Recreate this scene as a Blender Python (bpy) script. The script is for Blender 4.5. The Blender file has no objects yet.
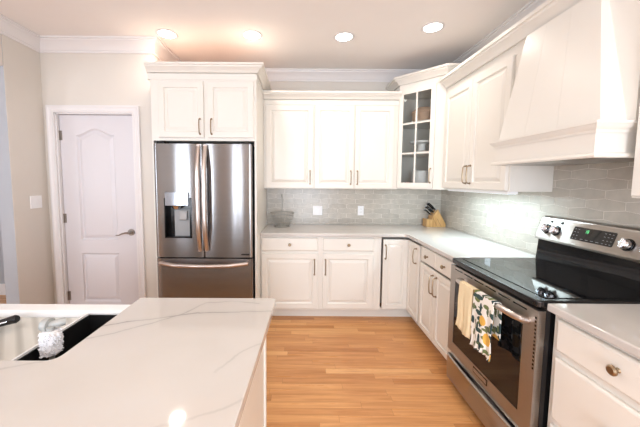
import bpy, bmesh, math, random
from mathutils import Vector, Matrix
random.seed(7)
SC = bpy.context.scene
COL = SC.collection
PI = math.pi

# ---------------------------------------------------------------- camera, world, lights, exposure
F_PX, SH_X, SH_Y = 290.84, 19.87, -9.94
cd = bpy.data.cameras.new('camera')
cam = bpy.data.objects.new('camera', cd)
COL.objects.link(cam)
cd.sensor_fit = 'HORIZONTAL'
cd.sensor_width = 36.0
cd.lens = 36.0 * F_PX / 640.0
cd.shift_x = SH_X / 640.0
cd.shift_y = SH_Y / 640.0
cd.clip_start = 0.05
PITCH, ROLL = -0.0768, 0.0066
_f = Vector((0, math.cos(PITCH), math.sin(PITCH)))
_r = Vector((1, 0, 0))
_u = _r.cross(_f)
_r2 = _r * math.cos(ROLL) + _u * math.sin(ROLL)
_u2 = _u * math.cos(ROLL) - _r * math.sin(ROLL)
M = Matrix(((_r2.x, _u2.x, -_f.x), (_r2.y, _u2.y, -_f.y), (_r2.z, _u2.z, -_f.z)))
cam.matrix_world = Matrix.Translation((-1.7183, -3.5341, 1.437)) @ M.to_4x4()
SC.camera = cam

w = bpy.data.worlds.new('sky')
SC.world = w
w.use_nodes = True
bg = w.node_tree.nodes['Background']
bg.inputs[0].default_value = (0.72, 0.84, 1.0, 1)
bg.inputs[1].default_value = 2.5

SC.view_settings.view_transform = 'Standard'
SC.view_settings.look = 'None'
SC.view_settings.gamma = 1.0
SC.view_settings.use_curve_mapping = False
SC.view_settings.exposure = 0.28
SC.cycles.use_denoising = True

WIN_W, DOWN_W, LED_W = 69.0, 3.2, 6.5
def area_light(name, loc, direction, sx, sy, watts, col):
    l = bpy.data.lights.new(name, 'AREA')
    l.shape = 'RECTANGLE'
    l.size, l.size_y = sx, sy
    l.energy = watts
    l.color = col
    o = bpy.data.objects.new(name, l)
    o.location = loc
    o.rotation_euler = Vector(direction).to_track_quat('-Z', 'Y').to_euler()
    COL.objects.link(o)
    return o
# daylight through the window openings behind and to the left of the camera
WINS_REAR = [(-5.12, -4.92), (-4.82, -4.5), (-3.44, -3.26), (-3.14, -3.0), (-2.2, -0.9)]  # last, widest opening is unseen and added to make up the light level
WINS_LEFT = [(-5.7, -4.1)]
for a, b in WINS_REAR:
    area_light('window_daylight', ((a+b)/2, -6.16, 1.165), (0, 1, 0), b-a, 2.17, WIN_W*(b-a), (0.84, 0.91, 1.0))
for a, b in WINS_LEFT:
    area_light('window_daylight', (-6.56, (a+b)/2, 1.5), (1, 0, 0), b-a, 1.5, WIN_W*0.35*(b-a), (0.84, 0.91, 1.0))

# ---------------------------------------------------------------- materials
def mat(name, col, rough=0.5, metal=0.0, **kw):
    m = bpy.data.materials.new(name)
    m.use_nodes = True
    b = m.node_tree.nodes['Principled BSDF']
    b.inputs['Base Color'].default_value = (*col, 1)
    b.inputs['Roughness'].default_value = rough
    b.inputs['Metallic'].default_value = metal
    for k, v in kw.items():
        b.inputs[k.replace('_', ' ')].default_value = v
    return m

class NT:
    def __init__(s, m):
        s.t = m.node_tree
        s.b = s.t.nodes['Principled BSDF']
    def n(s, typ, **kw):
        nd = s.t.nodes.new(typ)
        for k, v in kw.items():
            setattr(nd, k, v)
        return nd
    def l(s, a, b):
        s.t.links.new(a, b)
    def math(s, op, a, b=None):
        nd = s.n('ShaderNodeMath', operation=op)
        for i, v in enumerate((a, b)):
            if v is None: continue
            if isinstance(v, (int, float)): nd.inputs[i].default_value = v
            else: s.l(v, nd.inputs[i])
        return nd.outputs[0]
    def ramp(s, fac, stops):
        nd = s.n('ShaderNodeValToRGB')
        e = nd.color_ramp.elements
        while len(e) < len(stops): e.new(0.5)
        for i, (p, c) in enumerate(stops):
            e[i].position = p
            e[i].color = (*c, 1)
        s.l(fac, nd.inputs[0])
        return nd.outputs[0]
    def mix(s, fac, a, b):
        nd = s.n('ShaderNodeMix', data_type='RGBA')
        for i, v in ((0, fac), (6, a), (7, b)):
            if isinstance(v, (int, float)): nd.inputs[i].default_value = v
            elif isinstance(v, tuple): nd.inputs[i].default_value = (*v, 1)
            else: s.l(v, nd.inputs[i])
        return nd.outputs[2]
    def noise(s, vec, scale, detail=3, rough=0.5, dist=0.0):
        nd = s.n('ShaderNodeTexNoise')
        nd.inputs['Scale'].default_value = scale
        nd.inputs['Detail'].default_value = detail
        nd.inputs['Roughness'].default_value = rough
        nd.inputs['Distortion'].default_value = dist
        if vec is not None: s.l(vec, nd.inputs['Vector'])
        return nd
    def mapping(s, vec, scale=(1, 1, 1), rot=(0, 0, 0), loc=(0, 0, 0)):
        nd = s.n('ShaderNodeMapping')
        nd.inputs['Scale'].default_value = scale
        nd.inputs['Rotation'].default_value = rot
        nd.inputs['Location'].default_value = loc
        s.l(vec, nd.inputs['Vector'])
        return nd.outputs[0]
    def obj(s):
        return s.n('ShaderNodeTexCoord').outputs['Object']
    def bump(s, h, strength=0.1, dist=0.01):
        nd = s.n('ShaderNodeBump')
        nd.inputs['Strength'].default_value = strength
        nd.inputs['Distance'].default_value = dist
        s.l(h, nd.inputs['Height'])
        s.l(nd.outputs[0], s.b.inputs['Normal'])

def painted(name, col, rough, amt=0.02, bump=0.03, scale=60):
    m = mat(name, col, rough)
    q = NT(m)
    v = q.obj()
    n = q.noise(v, 3.0, 3)
    d = tuple(c*(1-amt*2) for c in col)
    q.l(q.ramp(n.outputs[0], [(0.3, d), (0.7, col)]), q.b.inputs['Base Color'])
    q.bump(q.noise(v, scale, 2).outputs[0], bump, 0.003)
    return m

CAB = painted('white_cabinet_paint', (0.775, 0.745, 0.69), 0.32, 0.008, 0.01)
WALL = painted('greige_wall_paint', (0.67, 0.625, 0.57), 0.7, 0.01, 0.05, 120)
BLUEW = painted('blue_grey_wall', (0.40, 0.42, 0.455), 0.7, 0.01, 0.05, 120)  # blue-grey for the next room and the wall end
CEIL = painted('ceiling_paint', (0.86, 0.82, 0.795), 0.8, 0.01, 0.04, 120)
TRIM = painted('white_trim_paint', (0.74, 0.715, 0.715), 0.35, 0.005, 0.01)
DOORP = painted('white_door_paint', (0.66, 0.635, 0.66), 0.4, 0.005, 0.01)
BLACK = mat('black_plastic', (0.007, 0.007, 0.008), 0.14, Specular_IOR_Level=0.4)
GAP = mat('dark_gap', (0.03, 0.027, 0.025), 0.8)
BGLASS = mat('black_glass', (0.006, 0.006, 0.007), 0.04, Specular_IOR_Level=0.4)
BRONZE = mat('brushed_bronze', (0.31, 0.235, 0.155), 0.35, 1.0)
NICKEL = mat('satin_nickel', (0.33, 0.295, 0.265), 0.3, 1.0)
PLATE = mat('white_switch_plastic', (0.86, 0.86, 0.87), 0.3)
CHROME = mat('chrome', (0.75, 0.77, 0.82), 0.12, 1.0)
GREYP = mat('grey_plastic', (0.32, 0.33, 0.34), 0.35)
CERAM = mat('white_ceramic', (0.82, 0.81, 0.79), 0.15)
SINKW = mat('white_fireclay', (0.86, 0.87, 0.88), 0.18)
SINKB = mat('black_sink_basin', (0.012, 0.012, 0.013), 0.3)
RUBBER = mat('translucent_grey_plastic', (0.36, 0.37, 0.36), 0.3)
BRIST = mat('white_bristles', (0.85, 0.85, 0.88), 0.7)
REDC = mat('red_ceramic', (0.35, 0.05, 0.04), 0.3)
WIRE = mat('grey_wire', (0.42, 0.42, 0.40), 0.35, 0.6)

def steel(name, col, rough, horizontal=True):
    m = mat(name, col, rough, 1.0)
    q = NT(m)
    v = q.mapping(q.obj(), (1.5, 1.5, 260) if horizontal else (260, 260, 1.5))
    n = q.noise(v, 1.0, 2)
    d = tuple(c*0.9 for c in col)
    q.l(q.ramp(n.outputs[0], [(0.3, d), (0.7, col)]), q.b.inputs['Base Color'])
    q.b.inputs['Anisotropic'].default_value = 0.97
    q.b.inputs['Anisotropic Rotation'].default_value = 0.25
    t = q.n('ShaderNodeTangent', direction_type='RADIAL', axis='Z')
    q.l(t.outputs[0], q.b.inputs['Tangent'])
    return m
STEEL = steel('brushed_stainless', (0.31, 0.305, 0.31), 0.19)
STEELW = steel('warm_stainless', (0.43, 0.395, 0.365), 0.30)
STEELH = mat('polished_handle_steel', (0.66, 0.60, 0.57), 0.28, 1.0)

VEINS = [
    (1.0, [(-2.424, -2.523), (-2.351, -2.496), (-2.257, -2.463), (-2.117, -2.418), (-1.959, -2.404), (-1.80, -2.398)]),
    (0.8, [(-2.43, -2.62), (-2.317, -2.553), (-2.172, -2.423), (-2.118, -2.322), (-2.012, -2.302), (-1.89, -2.33)]),
    (0.4, [(-1.945, -2.775), (-1.934, -2.752), (-1.900, -2.694), (-1.857, -2.648), (-1.80, -2.60)]),
    (0.4, [(-2.12, -2.99), (-1.951, -2.935), (-1.891, -2.902), (-1.80, -2.83)]),
    (0.6, [(-2.75, -2.82), (-2.545, -2.768), (-2.46, -2.735)]),
    (0.5, [(-3.2, -3.05), (-2.8, -2.98), (-2.5, -3.08), (-2.2, -3.02)]),
    (0.5, [(-1.75, -0.55), (-1.35, -0.38), (-1.0, -0.42), (-0.7, -0.2)]),
    (0.5, [(-0.62, -2.75), (-0.40, -2.55), (-0.2, -2.50)]),
]
def quartz():
    m = mat('white_quartz', (0.73, 0.71, 0.68), 0.06)
    q = NT(m)
    v = q.obj()
    flat = q.n('ShaderNodeVectorMath', operation='MULTIPLY')
    flat.inputs[1].default_value = (1, 1, 0)
    q.l(v, flat.inputs[0])
    nz = q.noise(v, 9, 4, 0.6)
    cen = q.n('ShaderNodeVectorMath', operation='SUBTRACT'); cen.inputs[1].default_value = (0.5, 0.5, 0.5)
    q.l(nz.outputs['Color'], cen.inputs[0])
    sc = q.n('ShaderNodeVectorMath', operation='MULTIPLY'); sc.inputs[1].default_value = (0.035, 0.035, 0)
    q.l(cen.outputs[0], sc.inputs[0])
    P = q.n('ShaderNodeVectorMath', operation='ADD')
    q.l(flat.outputs[0], P.inputs[0]); q.l(sc.outputs[0], P.inputs[1])
    total = None
    for strength, pts in VEINS:
        dmin = None
        for a, c in zip(pts, pts[1:]):
            ab = (c[0]-a[0], c[1]-a[1], 0)
            pa = q.n('ShaderNodeVectorMath', operation='SUBTRACT'); pa.inputs[1].default_value = (a[0], a[1], 0)
            q.l(P.outputs[0], pa.inputs[0])
            dt = q.n('ShaderNodeVectorMath', operation='DOT_PRODUCT'); dt.inputs[1].default_value = ab
            q.l(pa.outputs[0], dt.inputs[0])
            t = q.math('DIVIDE', dt.outputs['Value'], ab[0]**2+ab[1]**2)
            t = q.math('MINIMUM', q.math('MAXIMUM', t, 0.0), 1.0)
            pr = q.n('ShaderNodeVectorMath', operation='SCALE'); pr.inputs[0].default_value = ab
            q.l(t, pr.inputs['Scale'])
            ds = q.n('ShaderNodeVectorMath', operation='DISTANCE')
            q.l(pa.outputs[0], ds.inputs[0]); q.l(pr.outputs[0], ds.inputs[1])
            dmin = ds.outputs['Value'] if dmin is None else q.math('MINIMUM', dmin, ds.outputs['Value'])
        core = q.n('ShaderNodeMapRange'); core.inputs[1].default_value = 0.0012; core.inputs[2].default_value = 0.006
        core.inputs[3].default_value = 0.75*strength; core.inputs[4].default_value = 0.0
        q.l(dmin, core.inputs[0])
        halo = q.n('ShaderNodeMapRange'); halo.inputs[1].default_value = 0.0; halo.inputs[2].default_value = 0.03
        halo.inputs[3].default_value = 0.16*strength; halo.inputs[4].default_value = 0.0
        q.l(dmin, halo.inputs[0])
        k = q.math('ADD', core.outputs[0], halo.outputs[0])
        total = k if total is None else q.math('MAXIMUM', total, k)
    fade = q.n('ShaderNodeMapRange'); fade.inputs[1].default_value = 0.3; fade.inputs[2].default_value = 0.6; fade.inputs[3].default_value = 0.35
    q.l(q.noise(v, 6, 2).outputs[0], fade.inputs[0])
    total = q.math('MULTIPLY', total, fade.outputs[0])
    cloud = q.ramp(q.noise(v, 2.2, 4).outputs[0], [(0.35, (0.545, 0.515, 0.485)), (0.65, (0.58, 0.555, 0.53))])
    q.l(q.mix(total, cloud, (0.30, 0.295, 0.285)), q.b.inputs['Base Color'])
    return m
QUARTZ = quartz()

def oak_floor():
    m = mat('oak_strip_floor', (0.55, 0.32, 0.15), 0.28)
    q = NT(m)
    sep = q.n('ShaderNodeSeparateXYZ')
    v = q.obj()
    q.l(v, sep.inputs[0])
    X, Y = sep.outputs[0], sep.outputs[1]
    PW, PL = 0.056, 0.80
    ry = q.math('DIVIDE', Y, PW)
    row = q.math('FLOOR', ry)
    wn = q.n('ShaderNodeTexWhiteNoise', noise_dimensions='1D')
    q.l(row, wn.inputs['W'])
    xx = q.math('DIVIDE', q.math('ADD', X, q.math('MULTIPLY', wn.outputs['Value'], 7.3)), PL)
    colm = q.math('FLOOR', xx)
    cb = q.n('ShaderNodeCombineXYZ')
    q.l(row, cb.inputs[0]); q.l(colm, cb.inputs[1])
    w2 = q.n('ShaderNodeTexWhiteNoise', noise_dimensions='2D')
    q.l(cb.outputs[0], w2.inputs['Vector'])
    tone = q.ramp(w2.outputs['Value'], [(0.0, (0.52, 0.225, 0.075)), (0.15, (0.63, 0.30, 0.112)), (0.8, (0.70, 0.355, 0.14)), (1.0, (0.79, 0.45, 0.20))])
    off = q.n('ShaderNodeVectorMath', operation='ADD')
    sc = q.n('ShaderNodeVectorMath', operation='SCALE'); sc.inputs['Scale'].default_value = 20
    q.l(w2.outputs['Color'], sc.inputs[0])
    q.l(v, off.inputs[0]); q.l(sc.outputs[0], off.inputs[1])
    g = q.noise(q.mapping(off.outputs[0], (2.2, 38, 1)), 1.0, 4, 0.6, 0.4)
    gr = q.ramp(g.outputs[0], [(0.35, (0.70, 0.60, 0.50)), (0.62, (1, 1, 1))])
    mu = q.n('ShaderNodeMixRGB', blend_type='MULTIPLY'); mu.inputs[0].default_value = 0.75
    q.l(tone, mu.inputs[1]); q.l(gr, mu.inputs[2])
    fy = q.math('FRACT', ry); fx = q.math('FRACT', xx)
    sy = q.math('LESS_THAN', fy, 0.022)
    sx = q.math('LESS_THAN', fx, 0.0022)
    seam = q.math('MAXIMUM', sy, sx)
    q.l(q.mix(q.math('MULTIPLY', seam, 0.55), mu.outputs[0], (0.16, 0.075, 0.03)), q.b.inputs['Base Color'])
    q.l(q.ramp(g.outputs[0], [(0.3, (0.36,)*3), (0.7, (0.26,)*3)]), q.b.inputs['Roughness'])
    q.bump(seam, -0.15, 0.002)
    return m
FLOOR = oak_floor()

def tile_mat():
    m = mat('glazed_taupe_tile', (0.45, 0.43, 0.40), 0.24)
    q = NT(m)
    g = q.n('ShaderNodeNewGeometry')
    v = q.obj()
    n = q.noise(v, 14, 4, 0.6)
    base = q.ramp(g.outputs['Random Per Island'], [(0.0, (0.47, 0.43, 0.375)), (0.5, (0.51, 0.47, 0.41)), (1.0, (0.55, 0.51, 0.45))])
    mu = q.n('ShaderNodeMixRGB', blend_type='MULTIPLY'); mu.inputs[0].default_value = 0.6
    q.l(base, mu.inputs[1])
    q.l(q.ramp(n.outputs[0], [(0.3, (0.78, 0.78, 0.78)), (0.7, (1.08, 1.07, 1.06))]), mu.inputs[2])
    q.l(mu.outputs[0], q.b.inputs['Base Color'])
    q.bump(q.noise(v, 22, 2, 0.5).outputs[0], 0.35, 0.006)
    return m
TILE = tile_mat()
GROUT = mat('pale_grout', (0.80, 0.76, 0.70), 0.8)

def bamboo():
    m = mat('bamboo', (0.62, 0.36, 0.14), 0.4)
    q = NT(m)
    n = q.noise(q.mapping(q.obj(), (60, 60, 5), (0, 0.55, 0)), 1.0, 3)
    q.l(q.ramp(n.outputs[0], [(0.3, (0.50, 0.27, 0.09)), (0.7, (0.68, 0.42, 0.18))]), q.b.inputs['Base Color'])
    return m
BAMBOO = bamboo()

def wicker():
    m = mat('tan_wicker', (0.52, 0.34, 0.19), 0.7)
    q = NT(m)
    wv = q.n('ShaderNodeTexWave', wave_type='BANDS', bands_direction='Z')
    wv.inputs['Scale'].default_value = 28
    wv.inputs['Distortion'].default_value = 3
    q.l(q.obj(), wv.inputs['Vector'])
    q.l(q.ramp(wv.outputs['Fac'], [(0.1, (0.30, 0.15, 0.08)), (0.5, (0.74, 0.50, 0.35))]), q.b.inputs['Base Color'])
    q.bump(wv.outputs['Fac'], 0.6, 0.006)
    return m
WICKER = wicker()

def lemon_cloth():
    m = mat('lemon_print_cotton', (0.85, 0.83, 0.78), 0.85)
    q = NT(m)
    v = q.mapping(q.obj(), (1, 0.0, 1))
    d = q.n('ShaderNodeMixRGB', blend_type='ADD'); d.inputs[0].default_value = 0.02
    q.l(v, d.inputs[1]); q.l(q.noise(v, 18, 2).outputs['Color'], d.inputs[2])
    def spots(scale, loc, stretch, rot, thr, keep):
        vo = q.n('ShaderNodeTexVoronoi', feature='F1')
        vo.inputs['Scale'].default_value = scale
        vo.inputs['Randomness'].default_value = 0.7
        q.l(q.mapping(d.outputs[0], stretch, (0, rot, 0), loc), vo.inputs['Vector'])
        near = q.math('LESS_THAN', vo.outputs['Distance'], thr)
        sp = q.n('ShaderNodeSeparateColor'); q.l(vo.outputs['Color'], sp.inputs[0])
        return q.math('MULTIPLY', near, q.math('LESS_THAN', sp.outputs[0], keep)), sp.outputs[1]
    leafa, la = spots(14, (0.3, 0, 0.1), (1, 1, 2.3), 0.7, 0.44, 0.85)
    leafb, lb = spots(17, (1.3, 0, 0.7), (2.3, 1, 1), 0.5, 0.40, 0.75)
    lem, _ = spots(11.0, (0.55, 0, 0.35), (1.2, 1, 1.0), 0.4, 0.38, 0.8)
    c = q.mix(leafa, (0.84, 0.82, 0.77), q.ramp(la, [(0.35, (0.03, 0.07, 0.065)), (0.6, (0.16, 0.20, 0.07))]))
    c = q.mix(leafb, c, q.ramp(lb, [(0.4, (0.02, 0.05, 0.055)), (0.7, (0.20, 0.23, 0.10))]))
    c = q.mix(lem, c, (0.80, 0.47, 0.09))
    q.l(c, q.b.inputs['Base Color'])
    return m
LEMON = lemon_cloth()
def yellow_cloth():
    m = mat('pale_yellow_cotton', (0.84, 0.71, 0.47), 0.9)
    q = NT(m)
    q.bump(q.noise(q.obj(), 300, 2).outputs[0], 0.3, 0.002)
    return m
YELLOW = yellow_cloth()

def drying_mat():
    m = mat('grey_drying_grid', (0.6, 0.6, 0.57), 0.4)
    q = NT(m)
    wv = q.n('ShaderNodeTexWave', wave_type='BANDS', bands_direction='DIAGONAL')
    wv.inputs['Scale'].default_value = 9
    q.l(q.obj(), wv.inputs['Vector'])
    q.l(q.ramp(wv.outputs['Fac'], [(0.0, (0.42, 0.42, 0.39)), (0.6, (0.60, 0.60, 0.565))]), q.b.inputs['Base Color'])
    q.bump(wv.outputs['Fac'], 0.4, 0.004)
    return m
DRYMAT = drying_mat()

def glass_pane():
    m = bpy.data.materials.new('cabinet_glass')
    m.use_nodes = True
    t = m.node_tree
    t.nodes.clear()
    o = t.nodes.new('ShaderNodeOutputMaterial')
    mx = t.nodes.new('ShaderNodeMixShader')
    tr = t.nodes.new('ShaderNodeBsdfTransparent')
    gl = t.nodes.new('ShaderNodeBsdfGlossy')
    gl.inputs['Roughness'].default_value = 0.03
    tr.inputs[0].default_value = (0.97, 0.985, 0.98, 1)
    fr = t.nodes.new('ShaderNodeFresnel')
    t.links.new(fr.outputs[0], mx.inputs[0])
    t.links.new(tr.outputs[0], mx.inputs[1])
    t.links.new(gl.outputs[0], mx.inputs[2])
    t.links.new(mx.outputs[0], o.inputs[0])
    return m
GLASS = glass_pane()

def emit(name, col, s):
    m = mat(name, (0, 0, 0), 0.5)
    b = m.node_tree.nodes['Principled BSDF']
    b.inputs['Emission Color'].default_value = (*col, 1)
    b.inputs['Emission Strength'].default_value = s
    return m
LAMP = emit('downlight_lens', (1.0, 0.93, 0.84), 14.0)
LEDM = emit('led_lens', (0.80, 0.93, 1.0), 1.5)
DIGIT = emit('green_digits', (0.15, 0.9, 0.3), 1.0)

# ---------------------------------------------------------------- mesh helpers
class MB:
    def __init__(s):
        s.bm = bmesh.new()
        s.mi = 0
    def _f(s, vs):
        try:
            f = s.bm.faces.new(vs); f.material_index = s.mi
            return f
        except ValueError:
            return None
    def box(s, x0, x1, y0, y1, z0, z1):
        v = [s.bm.verts.new(p) for p in ((x0,y0,z0),(x1,y0,z0),(x1,y1,z0),(x0,y1,z0),(x0,y0,z1),(x1,y0,z1),(x1,y1,z1),(x0,y1,z1))]
        for i in ((3,2,1,0),(4,5,6,7),(0,1,5,4),(1,2,6,5),(2,3,7,6),(3,0,4,7)):
            s._f([v[k] for k in i])
        return s
    def prism(s, pts, z0, z1, axis='z'):
        def P(a, b, c):
            return {'z': (a, b, c), 'y': (a, c, b), 'x': (c, a, b)}[axis]
        lo = [s.bm.verts.new(P(a, b, z0)) for a, b in pts]
        hi = [s.bm.verts.new(P(a, b, z1)) for a, b in pts]
        n = len(pts)
        s._f(lo[::-1]); s._f(hi)
        for i in range(n):
            s._f([lo[i], lo[(i+1) % n], hi[(i+1) % n], hi[i]])
        return s
    def rings(s, loops, cap0=True, cap1=True, closed=True):
        R = [[s.bm.verts.new(p) for p in L] for L in loops]
        n = len(R[0])
        for a, b in zip(R, R[1:]):
            for i in range(n if closed else n-1):
                s._f([a[i], a[(i+1) % n], b[(i+1) % n], b[i]])
        if cap0: s._f(R[0][::-1])
        if cap1: s._f(R[-1])
        return s
    def panel(s, x0, x1, z0, z1, yb, prof):
        # concentric rectangles: prof = [(inset, forward)], forward is towards -y
        L = []
        for ins, fw in prof:
            L.append([(x0+ins, yb-fw, z0+ins), (x1-ins, yb-fw, z0+ins), (x1-ins, yb-fw, z1-ins), (x0+ins, yb-fw, z1-ins)])
        return s.rings(L)
    def tube(s, pts, r, n=8, flat=1.0):
        pts = [Vector(p) for p in pts]
        rr = r if isinstance(r, (list, tuple)) else [r]*len(pts)
        L = []
        up = None
        for i, p in enumerate(pts):
            t = (pts[min(i+1, len(pts)-1)] - pts[max(i-1, 0)]).normalized()
            if up is None:
                up = Vector((0, 0, 1)) if abs(t.z) < 0.9 else Vector((1, 0, 0))
            a = t.cross(up)
            if a.length < 1e-4:
                a = t.cross(Vector((0, 1, 0)))
            a.normalize()
            b = a.cross(t).normalized()
            up = b
            L.append([tuple(p + a*math.cos(2*PI*k/n)*rr[i] + b*math.sin(2*PI*k/n)*rr[i]*flat) for k in range(n)])
        return s.rings(L)
    def lathe(s, prof, cx=0, cy=0, n=24, axis='z', cz=0):
        L = []
        for r, h in prof:
            ring = []
            for k in range(n):
                a = 2*PI*k/n
                c, d = r*math.cos(a), r*math.sin(a)
                ring.append({'z': (cx+c, cy+d, cz+h), 'y': (cx+c, cy+h, cz-d), 'x': (cx+h, cy+c, cz+d)}[axis])
            L.append(ring)
        return s.rings(L)
    def sweep(s, path, prof, side=1):
        # moulding: prof (out, z) pushed along path of (x, y); out is to the left (side=1) or right (side=-1)
        n = len(path)
        L = []
        for i in range(n):
            p = Vector(path[i])
            d0 = (p - Vector(path[i-1])).normalized() if i else None
            d1 = (Vector(path[i+1]) - p).normalized() if i < n-1 else None
            d0 = d0 or d1; d1 = d1 or d0
            n0 = Vector((-d0.y, d0.x)) * side
            n1 = Vector((-d1.y, d1.x)) * side
            m = (n0 + n1).normalized()
            m /= max(0.2, m.dot(n0))
            L.append([(p.x + m.x*o, p.y + m.y*o, z) for o, z in prof])
        return s.rings(L)
    def build(s, name, m, parent=None, loc=None, bevel=0.0, seg=2, ang=30, smooth=True, rotz=None):
        bmesh.ops.recalc_face_normals(s.bm, faces=s.bm.faces[:])
        me = bpy.data.meshes.new(name)
        s.bm.to_mesh(me)
        s.bm.free()
        for x in (m if isinstance(m, (list, tuple)) else [m]):
            me.materials.append(x)
        if smooth:
            me.polygons.foreach_set('use_smooth', [True]*len(me.polygons))
            me.set_sharp_from_angle(angle=math.radians(ang))
        o = bpy.data.objects.new(name, me)
        COL.objects.link(o)
        if parent is not None: o.parent = parent
        if loc is not None: o.location = loc
        if rotz is not None: o.rotation_euler.z = rotz
        if bevel:
            b = o.modifiers.new('bevel', 'BEVEL')
            b.width = bevel; b.segments = seg
            b.limit_method = 'ANGLE'; b.angle_limit = math.radians(40)
            b.harden_normals = True
        return o

def tag(o, label, cat, group=None, kind=None):
    if label: o['label'] = label
    if cat: o['category'] = cat
    if group: o['group'] = group
    if kind: o['kind'] = kind
    return o
def thing(name, label, cat, loc=(0, 0, 0), rotz=0.0, group=None):
    o = bpy.data.objects.new(name, None)
    o.empty_display_size = 0.1
    COL.objects.link(o)
    o.location = loc
    o.rotation_euler = (0, 0, rotz)
    return tag(o, label, cat, group)
def struct(o, label, cat):
    return tag(o, label, cat, None, 'structure')
def copy_tree(o, parent=None):
    c = o.copy()
    COL.objects.link(c)
    c.parent = parent
    for ch in list(o.children):
        copy_tree(ch, c)
    return c
NEG90 = -PI/2

# ---------------------------------------------------------------- room shell
CZ = 2.725
XL, XP, YP = -4.15, -3.10, -0.73
struct(MB().box(-6.7, 0.12, -6.3, 0.12, -0.06, 0.0).build('floor', FLOOR, bevel=0), 'orange-toned oak strip floor', 'floor')
struct(MB().box(-6.7, 0.12, -6.3, 0.12, CZ, CZ+0.08).build('ceiling', CEIL), 'plain warm white ceiling with recessed lights', 'ceiling')
struct(MB().box(-6.7, -4.2, 0.0, 0.12, 0, CZ).build('wall_next_room', BLUEW), 'blue-grey wall of the room beyond the opening', 'wall')
struct(MB().box(-4.2, 0.12, 0.0, 0.12, 0, CZ).build('wall_back', WALL), 'greige painted wall behind the cabinets', 'wall')
struct(MB().box(0.0, 0.12, -6.3, 0.0, 0, CZ).build('wall_right', WALL), 'greige painted wall behind the range', 'wall')
DX0, DX1, DZ = -4.03, -3.315, 2.055
b = MB()
b.box(XL, DX0-0.012, YP, 0.0, 0, CZ)
b.box(DX1+0.012, XP, YP, 0.0, 0, CZ)
b.box(DX0-0.012, DX1+0.012, YP, 0.0, DZ+0.012, CZ)
struct(b.build('wall_pantry', WALL), 'greige wall around the white pantry door', 'wall')
b = MB()
b.box(XL-0.12, XL, -1.08, 0.0, 0, CZ)
b.box(XL-0.12, XL, -6.18, -1.08, 2.36, CZ)
wl = b.build('wall_left', [WALL, BLUEW], bevel=0.006, seg=2)
for p_ in wl.data.polygons:
    if p_.normal.y < -0.5 or p_.normal.x < -0.5: p_.material_index = 1
struct(wl, 'greige wall end beside the opening to the next room', 'wall')
def windowed_wall(name, axis, at0, at1, lo, hi, wins, label):
    b = MB()
    def bx(a0, a1, z0, z1):
        if axis == 'x': b.box(a0, a1, at0, at1, z0, z1)
        else: b.box(at0, at1, a0, a1, z0, z1)
    cur = lo
    for a, c in wins:
        bx(cur, a, 0, CZ)
        bx(a, c, 0, 0.08 if axis == 'x' else 0.75); bx(a, c, 2.25, CZ)
        cur = c
    bx(cur, hi, 0, CZ)
    struct(b.build(name, WALL), label, 'wall')
windowed_wall('wall_rear', 'x', -6.3, -6.18, -6.7, 0.12, WINS_REAR, 'wall with windows behind the viewer')
windowed_wall('wall_far_left', 'y', -6.7, -6.58, -6.18, 0.0, WINS_LEFT, 'window wall of the next room')
wi = 1
for a, c in WINS_REAR:
    b = MB()
    for x0, x1, z0, z1 in ((a, a+0.02, 0.08, 2.25), (c-0.02, c, 0.08, 2.25), (a, c, 0.08, 0.13), (a, c, 2.2, 2.25)):
        b.box(x0, x1, -6.27, -6.22, z0, z1)
    struct(b.build('window_%d' % wi, TRIM), 'white window frame in the unseen rear wall', 'window'); wi += 1
for a, c in WINS_LEFT:
    b = MB()
    for y0, y1, z0, z1 in ((a, a+0.05, 0.75, 2.25), (c-0.05, c, 0.75, 2.25), (a, c, 0.75, 0.8), (a, c, 2.2, 2.25), (a, c, 1.48, 1.52)):
        b.box(-6.68, -6.62, y0, y1, z0, z1)
    struct(b.build('window_%d' % wi, TRIM), 'white window frame in the next room', 'window'); wi += 1

# ceiling crown moulding
cp = [(0, -0.115), (0.010, -0.115), (0.012, -0.098), (0.020, -0.092), (0.030, -0.070), (0.052, -0.040), (0.072, -0.028), (0.076, -0.016), (0.088, -0.014), (0.088, 0), (0, 0)]
cp = [(o, CZ+z) for o, z in cp]
struct(MB().sweep([(XL, -6.18), (XL, YP), (XP, YP), (XP, 0.0), (0.0, 0.0), (0.0, -6.18)], cp, -1).build('trim_1', TRIM, ang=25), 'white crown moulding around the ceiling', 'crown moulding')
# baseboards
bp = [(0, 0), (0.015, 0), (0.015, 0.11), (0.010, 0.125), (0.006, 0.14), (0, 0.14)]
struct(MB().sweep([(-6.58, 0.0), (XL-0.12, 0.0)], bp, -1).build('baseboard_far', TRIM), 'white baseboard in the next room', 'baseboard')
struct(MB().sweep([(XL-0.12, -1.08), (XL, -1.08), (XL, YP), (DX0-0.08, YP)], bp, -1).build('baseboard_left', TRIM), 'white baseboard under the left wall', 'baseboard')

# pantry door
dr = thing('door_1', 'white two-panel arch-top pantry door in the left wall', 'door', (DX0, YP+0.03, 0.0))
dr['kind'] = 'structure'
DW, DH = DX1-DX0, DZ
def arch(x0, x1, z0, z1, rise, n=16):
    pts = [(x0, z0), (x1, z0)]
    for k in range(n+1):
        t = k/n
        s_ = 0.5-0.5*math.cos(2*PI*t)
        pts.append((x1+(x0-x1)*t, z1+rise*s_))
    return pts
def inset_loop(x0, x1, z0, z1, rise, ins, y):
    return [(x, y, z) for x, z in arch(x0+ins, x1-ins, z0+ins, z1-ins, rise)]
b = MB()
b.box(0.003, DW-0.003, 0.019, 0.036, 0.012, DH-0.003)
def door_face(b, outer, panels):
    pass
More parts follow.
